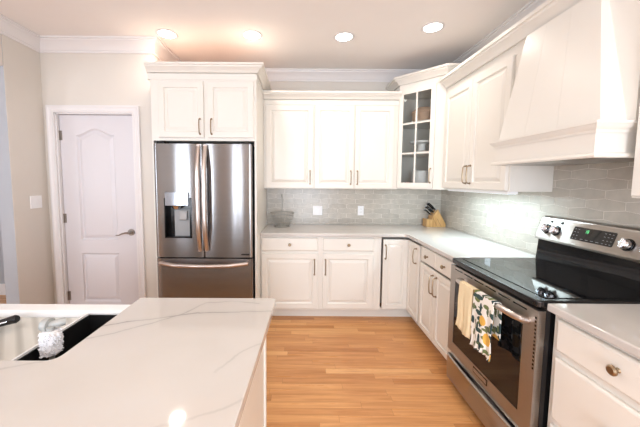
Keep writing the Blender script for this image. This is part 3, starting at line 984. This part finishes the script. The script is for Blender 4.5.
P = [(0.150, OD-0.035, hz-0.01), (0.153, OD-0.062, hz-0.003), (0.178, OD-0.078, hz), (0.25, OD-0.083, hz), (0.38, OD-0.084, hz), (0.56, OD-0.083, hz), (GW-0.085, OD-0.078, hz), (GW-0.058, OD-0.062, hz-0.003), (GW-0.055, OD-0.035, hz-0.01)]
b.tube(P, [0.014, 0.015, 0.0165, 0.0165, 0.0165, 0.0165, 0.0165, 0.015, 0.014], 14)
o = b.build('handle', STEELH, od); o['label'] = 'brushed steel oven bar handle'
b = MB().box(0.305, 0.435, OD-0.0375, OD-0.034, 0.300, 0.335)
b.mi = 1
b.box(0.310, 0.430, OD-0.0385, OD-0.037, 0.306, 0.329)
o = b.build('badge', [BLACK, STEELW], od); o['label'] = 'small dark-rimmed badge plate'
# drawer with a curved lip
b = MB()
n = 20
lo, md, hi = [], [], []
prof_d = [(0.0, 0.055), (0.030, 0.060), (0.034, 0.12), (0.036, 0.205), (0.052, 0.228), (0.058, 0.245), (0.050, 0.252), (0.020, 0.246), (0.0, 0.262)]
L = []
for k in range(n+1):
    t = k/n
    x = 0.002+(GW-0.004)*t
    bow = math.sin(PI*t)**0.6
    L.append([(x, OD-0.001-o*(1 if z < 0.21 or z > 0.26 else 0.62+0.5*bow), z+(0.012*bow-0.012 if 0.2 < z < 0.258 else 0)) for o, z in prof_d])
b.rings(L)
dw = b.build('storage_drawer', STEELW, rg, ang=40)
for x in (0.04, GW-0.04):
    for y in (-0.60, -0.10):
        MB().lathe([(0.001, 0), (0.018, 0), (0.018, 0.06), (0.001, 0.06)], cx=x, cy=y, n=14).build('foot', BLACK, rg)
# back guard
b = MB()
b.prism([(-0.024, 0.918), (-0.104, 0.918), (-0.090, 1.062), (-0.024, 1.062)], 0.0, GW, 'x')
bgd = b.build('backguard', BGLASS, rg, bevel=0.004)
bgd['label'] = 'black glass riser behind cooktop'
b = MB()
b.prism([(-0.022, 1.062), (-0.112, 1.058), (-0.116, 1.072), (-0.069, 1.205), (-0.056, 1.215), (-0.022, 1.215)], -0.002, GW+0.002, 'x')
cpn = b.build('control_console', STEELW, rg, bevel=0.004)
ty, tz = 0.047, 0.133
tl = math.hypot(ty, tz)
tilt = math.atan2(ty, tz)
def on_console(o, x, s, par=None):   # s along the sloped face
    o.location = (x, -0.116+ty*s/tl, 1.072+tz*s/tl)
    o.rotation_euler = (-tilt, 0, 0)
    o.parent = par or rg
    return o
def clist(*bx):
    b = MB()
    for x in bx: b.box(*x)
    return b
ds = on_console(MB().prism(rounded([(-0.118, -0.040), (0.118, -0.040), (0.118, 0.040), (-0.118, 0.040)], 0.008), -0.002, 0.004, 'y').build('display', BGLASS), 0.365, 0.072)
ds['label'] = 'black touch display with green clock digits'
b = MB()
def seg7(b, x, z, h, on):
    w_ = h*0.5; t = h*0.13
    S = {'a': (x, x+w_, z+h-t, z+h), 'g': (x, x+w_, z+h/2-t/2, z+h/2+t/2), 'd': (x, x+w_, z, z+t), 'f': (x, x+t, z+h/2, z+h), 'b': (x+w_-t, x+w_, z+h/2, z+h), 'e': (x, x+t, z, z+h/2), 'c': (x+w_-t, x+w_, z, z+h/2)}
    for c in on:
        x0, x1, z0, z1 = S[c]
        b.box(x0, x1, -0.0026, -0.0018, z0, z1)
seg7(b, -0.046, 0.010, 0.016, 'bc'); seg7(b, -0.034, 0.010, 0.018, 'abcdefg')
o = b.build('clock_digits', DIGIT, ds); o['label'] = 'green clock digits'
for r_, zz in enumerate((0.026, 0.008, -0.012, -0.030)):
    for xx in (-0.104, -0.084, 0.066, 0.086, 0.104):
        MB().box(xx-0.004, xx+0.004, -0.0024, -0.0018, zz-0.0012, zz+0.0012).build('touch_key', GREYP, ds)
for xx in (-0.05, -0.02, 0.01, 0.04):
    MB().box(xx-0.008, xx+0.008, -0.0024, -0.0018, -0.031, -0.0285).build('touch_key', GREYP, ds)
for x, s in ((0.070, 0.066), (0.138, 0.064), (0.545, 0.062), (0.640, 0.062)):
    b = MB()
    b.lathe([(0.001, -0.006), (0.031, -0.006), (0.033, 0.0), (0.001, 0.0)], axis='y', n=28)
    kb = on_console(b.build('knob_base', BLACK), x, s)
    b = MB()
    b.lathe([(0.001, -0.030), (0.018, -0.030), (0.024, -0.026), (0.026, -0.006), (0.001, -0.006)], axis='y', n=28)
    b.box(-0.006, 0.006, -0.038, -0.028, -0.025, 0.025)
    kk = b.build('knob', CHROME, kb, bevel=0.0015); kk['label'] = 'chrome burner control'
for x, ww in ((0.085, 0.018), (0.160, 0.018), (0.645, 0.05)):
    on_console(clist((-ww/2, ww/2, -0.002, 0.003, -0.008, 0.008)).build('indicator', BLACK), x, 0.118)

# ---- towels over the oven handle (local: x towards the viewer, y out from the wall)
def towel(name, m, x0, x1, zf, zbk, label, wav, ruffle=0.0, slant=0.0, seed=1):
    yc, zc, r = OD-0.083, hz, 0.020
    prof = []
    nF = 26
    for k in range(nF+1):
        prof.append((yc-r-0.002, zf+(zc-zf)*k/nF, k/nF))
    for k in range(1, 8):
        a = PI*k/8
        prof.append((yc-r*math.cos(a)-0.0, zc+r*math.sin(a), 1))
    for k in range(10):
        prof.append((yc+r, zc-(zc-zbk)*k/9, 1-k/9*0.5))
    rnd = random.Random(seed)
    ph = rnd.random()*6
    nx = 40
    bm = bmesh.new()
    G = []
    for i in range(nx+1):
        u = i/nx
        row = []
        for (y, z, t) in prof:
            x = x0+(x1-x0)*u
            fall = max(0, 1-t) if y < yc else 0
            y2 = y - wav*fall*(0.9+math.sin(u*9+ph)+0.5*math.sin(u*21+ph*2)) - (ruffle*math.sin(u*58)*max(0, fall-0.86)/0.14 if fall > 0.86 else 0)
            if y < yc: y2 = min(y2, yc-r-0.001)
            z2 = z - slant*u*fall + 0.006*math.sin(u*7+ph)*fall
            x2 = x + 0.008*fall*math.sin(z*30+ph)
            row.append(bm.verts.new((x2, y2, z2)))
        G.append(row)
    for i in range(nx):
        for j in range(len(prof)-1):
            bm.faces.new([G[i][j], G[i+1][j], G[i+1][j+1], G[i][j+1]])
    q = MB(); q.bm.free(); q.bm = bm
    o = q.build(name, m, None, ang=80)
    s_ = o.modifiers.new('solid', 'SOLIDIFY'); s_.thickness = 0.003; s_.offset = 0
    o.location = (0.012, -1.557, 0); o.rotation_euler.z = NEG90
    return tag(o, label, 'towel', 'towels on the oven handle')
towel('dish_towel', YELLOW, 0.238, 0.372, 0.55, 0.64, 'plain pale yellow dish towel hanging on the oven handle', 0.005, 0, 0.02, 3)
towel('dish_towel', LEMON, 0.383, 0.553, 0.525, 0.63, 'lemon and leaf print dish towel with ruffled hem on the oven handle', 0.007, 0.008, 0.0, 5)

# ---- island
ic = thing('island_cabinet', 'white kitchen island base with end panel beneath the veined top', 'cabinet', (-3.85, -3.20, 0))
IW, ID = 1.985, 0.90     # local x 0..IW (to X=-1.865), y 0..ID (to Y=-2.30)
b = MB()
b.box(0, IW-0.03, 0, 0.02, 0.10, 0.880)
b.box(0, 0.02, 0.02, ID, 0.10, 0.880)
b.box(0.02, 0.60, ID-0.02, ID, 0.10, 0.880); b.box(1.43, IW-0.02, ID-0.02, ID, 0.10, 0.880); b.box(0.60, 1.43, ID-0.02, ID, 0.10, 0.62)
b.box(0.02, IW-0.02, 0.02, ID-0.02, 0.10, 0.12)
b.build('carcass', CAB, ic)
b = MB(); b.box(IW-0.02, IW-0.006, 0.02, ID-0.03, 0.0, 0.880); b.build('end_panel', CAB, ic)
MB().box(IW-0.02, IW+0.002, ID-0.030, ID+0.002, 0.0, 0.880).build('corner_post', CAB, ic, bevel=0.002)
MB().box(0.05, IW-0.03, 0.07, ID-0.07, 0, 0.10).build('toe_kick', CAB, ic)
SX0, SX1, SY0, SY1 = -3.235, -2.428, -2.728, -2.272
pts = [(-3.90, -3.30), (-1.872, -3.30), (-1.823, -2.268), (SX1, -2.270), (SX1, SY0), (SX0, SY0), (SX0, -2.270), (-3.90, -2.270)]
pts = rounded(pts, [0, 0.01, 0.012, 0.004, 0.035, 0.035, 0.004, 0])
tag(MB().prism(pts, 0.882, 0.914).build('island_countertop', QUARTZ, bevel=0.004, seg=3), 'white quartz island top with grey veins and sink cutout', 'countertop')
# farmhouse sink
sk = thing('kitchen_sink', 'white apron-front sink with dark basin set into the island', 'sink', (-2.83, -2.5, 0.64))
b = MB()
ax0, ax1 = -0.425, 0.424
b.box(ax0, ax1, 0.160, 0.236, -0.02, 0.2415)       # apron wall
b.box(ax0, ax0+0.02, -0.243, 0.160, 0.0, 0.2405); b.box(ax1-0.02, ax1, -0.243, 0.160, 0.0, 0.2405)
b.box(ax0, ax1, -0.263, -0.243, 0.0, 0.2405)
b.box(ax0+0.02, ax1-0.02, -0.243, 0.160, -0.02, 0.0)
b.build('apron_shell', SINKW, sk, bevel=0.010, seg=4)
b = MB()
b.box(0.213, 0.221, -0.242, 0.156, 0.001, 0.236)    # divider
b.build('divider', SINKW, sk, bevel=0.002)
b = MB()
b.box(0.2215, 0.402, -0.241, 0.158, 0.001, 0.006)
b.box(0.2215, 0.226, -0.241, 0.158, 0.006, 0.228); b.box(0.398, 0.403, -0.241, 0.158, 0.006, 0.228)
b.box(0.226, 0.398, 0.153, 0.158, 0.006, 0.228); b.box(0.226, 0.398, -0.241, -0.236, 0.006, 0.228)
o = b.build('dark_basin', SINKB, sk); o['label'] = 'narrow black right-hand bowl'
tag(MB().box(-3.215, -2.621, -2.735, -2.345, 0.846, 0.856).build('drying_mat', DRYMAT, None, bevel=0.002), 'pale grey ribbed drying tray over the left of the sink', 'drying tray')
b = MB(); b.box(-3.225, -3.2155, -2.735, -2.345, 0.70, 0.85)
# faucet
fa = thing('faucet', 'black pull-down faucet head at the far left of the sink', 'faucet', (-3.30, -2.50, 0.9145))
MB().lathe([(0.001, 0), (0.028, 0), (0.028, 0.01), (0.02, 0.02), (0.02, 0.06), (0.001, 0.06)], n=20).build('faucet_body', BLACK, fa)
MB().tube([(0, 0, 0.045), (0.03, 0.0, 0.07), (0.12, 0.01, 0.055), (0.25, 0.02, -0.01), (0.36, 0.03, -0.042)], [0.013, 0.012, 0.011, 0.010, 0.010], 12).build('spout', BLACK, fa)
MB().tube([(0.36, 0.03, -0.042), (0.43, 0.042, -0.030), (0.485, 0.052, -0.016), (0.492, 0.053, -0.014)], [0.010, 0.013, 0.016, 0.012], 14).build('spray_head', BLACK, fa)
o = MB().tube([(0.40, 0.020, -0.034), (0.47, 0.034, -0.018)], 0.003, 8).build('trim_strip', CHROME, fa); o['label'] = 'bright chrome strip'
# dish brush
br = thing('dish_brush', 'white bristled dish brush standing in the dark sink bowl', 'brush', (-2.548, -2.60, 0.647))
MB().lathe([(0.001, 0.0), (0.012, 0.0), (0.008, 0.01), (0.008, 0.21), (0.001, 0.21)], n=14).build('stem', RUBBER, br)
rnd = random.Random(4)
b = MB()
for k in range(420):
    a = rnd.random()*2*PI; zz = rnd.random()
    r0 = 0.012; r1 = 0.028+0.006*rnd.random()
    z0 = 0.212+zz*0.072; z1 = z0+(rnd.random()-0.5)*0.012
    b.tube([(r0*math.cos(a), r0*math.sin(a), z0), (r1*math.cos(a), r1*math.sin(a), z1)], [0.0022, 0.0016], 4)
b.lathe([(0.001, 0.208), (0.024, 0.21), (0.026, 0.23), (0.026, 0.27), (0.022, 0.286), (0.001, 0.288)], n=20)
b.build('bristles', BRIST, br)
b = MB()
b.lathe([(0.001, -0.016), (0.020, -0.015), (0.023, -0.008), (0.023, 0.008), (0.001, 0.010)], cx=-0.016, cy=0.010, cz=0.302, axis='x', n=20)
b.tube([(-0.01, 0.010, 0.302), (0.018, 0.022, 0.306), (0.028, 0.030, 0.306)], [0.012, 0.014, 0.013], 12)
b.lathe([(0.001, 0.285), (0.010, 0.285), (0.012, 0.30), (0.001, 0.305)], n=14)
b.build('grip', RUBBER, br)

# ---- fruit basket
fb = thing('fruit_basket', 'grey wire fruit basket with hanging hook on the back counter', 'basket', (-1.925, -0.19, 0.9145))
b = MB()
def ring(b, r, z, t, n=40):
    pts = [(r*math.cos(2*PI*k/n), r*math.sin(2*PI*k/n), z) for k in range(n)]
    m = 8
    L = [[((r+t*math.cos(2*PI*j/m))*math.cos(2*PI*k/n), (r+t*math.cos(2*PI*j/m))*math.sin(2*PI*k/n), z+t*math.sin(2*PI*j/m)) for j in range(m)] for k in range(n)]
    b.rings(L+[L[0]], False, False)
bowl_p = [(0.070, 0.018), (0.095, 0.045), (0.118, 0.085), (0.132, 0.125), (0.138, 0.152)]
ring(b, 0.138, 0.154, 0.004); ring(b, 0.128, 0.115, 0.0022); ring(b, 0.112, 0.075, 0.0022); ring(b, 0.075, 0.020, 0.003); ring(b, 0.04, 0.019, 0.002)
for k in range(22):
    a = 2*PI*k/22
    b.tube([(r*math.cos(a), r*math.sin(a), z) for r, z in [(0.02, 0.018)]+bowl_p], 0.0018, 5)
b.build('wire_bowl', WIRE, fb)
b = MB(); ring(b, 0.085, 0.0065, 0.006)
for k in range(3):
    a = 2*PI*k/3+0.5
    b.tube([(0.085*math.cos(a), 0.085*math.sin(a), 0.006), (0.072*math.cos(a), 0.072*math.sin(a), 0.02)], 0.004, 6)
b.build('base_ring', WIRE, fb)
b = MB()
b.tube([(-0.01, 0.135, 0.150), (-0.01, 0.145, 0.25), (-0.01, 0.140, 0.335), (-0.01, 0.115, 0.365), (-0.01, 0.080, 0.360), (-0.01, 0.062, 0.335), (-0.01, 0.066, 0.315)], 0.004, 8)
b.build('hook', WIRE, fb)

# ---- knife block and knives
kx, ky = -0.256, -0.175
kb = thing('knife_block', 'slanted bamboo knife block in the counter corner', 'knife block', (kx, ky, 0.9145))
pts = [(0.012, 0.0), (0.235, 0.0), (0.238, 0.03), (0.140, 0.205), (0.078, 0.120), (0.078, 0.085), (0.012, 0.092)]
MB().prism(pts, 0.0, 0.115, 'y').build('block', BAMBOO, kb, bevel=0.004)
b = MB()
for q in (0.085, 0.130):
    b.tube([(q+0.055, -0.0005, 0.004), (q-0.0, -0.0005, 0.10)], 0.0018, 4)
b.build('grooves', mat('dark_bamboo_groove', (0.28, 0.14, 0.05), 0.6), kb)
kn = None
knl = ['black knife handle at the top of the bamboo block, nearer the viewer', 'black knife handle at the top of the bamboo block, nearer the wall',
       'black knife handle midway down the bamboo block, nearer the viewer', 'black knife handle midway down the bamboo block, nearer the wall', 'lowest black knife handle in the bamboo block']
for i, (t_, ly, L_) in enumerate(((0.13, 0.032, 0.128), (0.16, 0.085, 0.115), (0.48, 0.030, 0.120), (0.50, 0.082, 0.105), (0.83, 0.056, 0.108))):
    if i == 0:
        kn = thing('kitchen_knife', knl[0], 'knife', group='knives in the bamboo block')
        b = MB(); b.tube([(0, 0, 0.012), (0, 0, 0.04), (0.003, 0, 0.085), (-0.004, 0, 0.120), (-0.006, 0, 0.128)], [0.010, 0.0125, 0.012, 0.014, 0.009], 10, 0.7); b.build('knife_handle', BLACK, kn)
        o = MB().lathe([(0.001, 0.001), (0.011, 0.001), (0.011, 0.012), (0.001, 0.012)], n=12).build('bolster', CHROME, kn); o['label'] = 'bright steel bolster'
        o = MB().lathe([(0.001, 0.126), (0.010, 0.126), (0.010, 0.133), (0.001, 0.134)], n=12).build('end_cap', CHROME, kn); o['label'] = 'bright steel end cap'
        for zz in (0.05, 0.09):
            MB().lathe([(0.001, -0.0105), (0.004, -0.0105), (0.004, 0.0105), (0.001, 0.0105)], cz=zz, axis='y', n=8).build('rivet', CHROME, kn)
        k2 = kn
    else:
        k2 = copy_tree(kn)
        k2['label'] = knl[i]
    k2.location = (kx+0.140-0.062*t_-0.004, ky+ly, 0.9145+0.205-0.085*t_+0.001)
    k2.rotation_euler = (0, -0.80-0.10*t_, 0)
    k2.scale = (1, 1, L_/0.128)

# ---- wall plates
def plate(name, label, cat, loc, rotz, gang, duplex=False):
    w_ = 0.072+0.046*(gang-1)
    t = thing(name, label, cat, loc, rotz)
    MB().panel(-w_/2, w_/2, -0.058, 0.058, 0, [(0, 0), (0, 0.003), (0.003, 0.006), (0.006, 0.006)]).build('cover_plate', PLATE, t, ang=15)
    for g in range(gang):
        x = (g-(gang-1)/2)*0.046
        if duplex:
            MB().box(x-0.017, x+0.017, -0.0085, -0.006, -0.034, 0.034).build('receptacle', PLATE, t, bevel=0.001)
            for z in (-0.018, 0.018):
                for xx in (-0.008, 0.006):
                    MB().box(x+xx, x+xx+0.002, -0.0092, -0.0085, z-0.004, z+0.005).build('slot', GAP, t)
        else:
            MB().box(x-0.016, x+0.016, -0.0095, -0.006, -0.033, 0.033).build('rocker', PLATE, t, bevel=0.0015)
    return t
plate('light_switch', 'white double rocker switch plate on the back tile', 'light switch', (-1.506, -0.0080, 1.082), 0, 2)
plate('wall_outlet', 'white single outlet plate on the back tile', 'outlet', (-0.980, -0.0080, 1.085), 0, 1, True)
plate('wall_outlet', 'white outlet plate on the right wall tile, left of the range', 'outlet', (-0.0080, -0.935, 1.100), NEG90, 1, True)
sw = plate('light_switch', 'white double switch plate on the left wall beside the pantry door', 'light switch', (XL, -0.865, 1.230), PI/2, 2)

# ---- recessed lights
dl0 = None
dll = ['first recessed ceiling light from the left, over the pantry side of the fridge', 'second recessed ceiling light from the left, over the right edge of the fridge', 'third recessed ceiling light from the left, over the wall cabinets', 'rightmost recessed ceiling light, in front of the glass corner cabinet']
spots = [(-2.904, -0.86), (-2.154, -0.85), (-1.336, -0.83), (-0.621, -1.0)]
def down_light(loc):
    l = bpy.data.lights.new('downlight_and_fill', 'AREA')
    l.shape = 'DISK'; l.size = 0.12; l.energy = DOWN_W; l.color = (1.0, 0.90, 0.79)
    l.spread = math.radians(150)
    return l
beam = down_light(None)
beam_dim = down_light(None)
beam_dim.energy = DOWN_W*0.15
fill_rear = down_light(None)  # unseen fill added behind the camera for light from high up
fill_rear.energy = DOWN_W*3.0
for i, (x, y) in enumerate(spots + [(-2.9, -2.55), (-2.15, -2.55), (-1.34, -2.55), (-0.75, -2.55), (-2.5, -4.3), (-1.0, -4.3)]):  # beams after the visible spots are unseen and have no fixture
    if i < 4:
        if dl0 is None:
            dl0 = thing('recessed_light', dll[0], 'ceiling light', (x, y, CZ), 0, 'recessed ceiling lights')
            b = MB(); b.rings([[(r*math.cos(2*PI*k/36), r*math.sin(2*PI*k/36), z) for k in range(36)] for r, z in ((0.070, -0.0005), (0.072, -0.005), (0.088, -0.007), (0.094, -0.004), (0.092, -0.0005), (0.070, -0.0005))], False, False)
            t = b.build('trim_ring', TRIM, dl0)
            MB().lathe([(0.001, -0.0045), (0.0695, -0.0035), (0.0695, -0.0005), (0.001, -0.0005)], n=36).build('lens', LAMP, dl0)
            d_ = dl0
        else:
            d_ = copy_tree(dl0); d_['label'] = dll[i]
            d_.location = (x, y, CZ)
    o = bpy.data.objects.new('downlight_and_fill', beam if i < 4 else (beam_dim if i < 8 else fill_rear))
    COL.objects.link(o)
    o.location = (x, y, CZ-0.012)

# under-cabinet light beneath the cabinet by the hood
ul = thing('under_cabinet_light', 'slim cool-white light strip under the right wall cabinet', 'light', (-0.26, -1.13, UB-0.0005))
MB().box(-0.035, 0.035, -0.41, 0.41, -0.018, 0.0).build('housing', PLATE, ul, bevel=0.002)
MB().box(-0.03, 0.03, -0.40, 0.40, -0.0195, -0.0182).build('lens', LEDM, ul)
led = area_light('under_cabinet_beam', (-0.27, -1.13, UB-0.024), (0, 0, -1), 0.06, 0.80, LED_W, (0.70, 0.91, 1.0))
led.rotation_euler = (0, 0, 0)
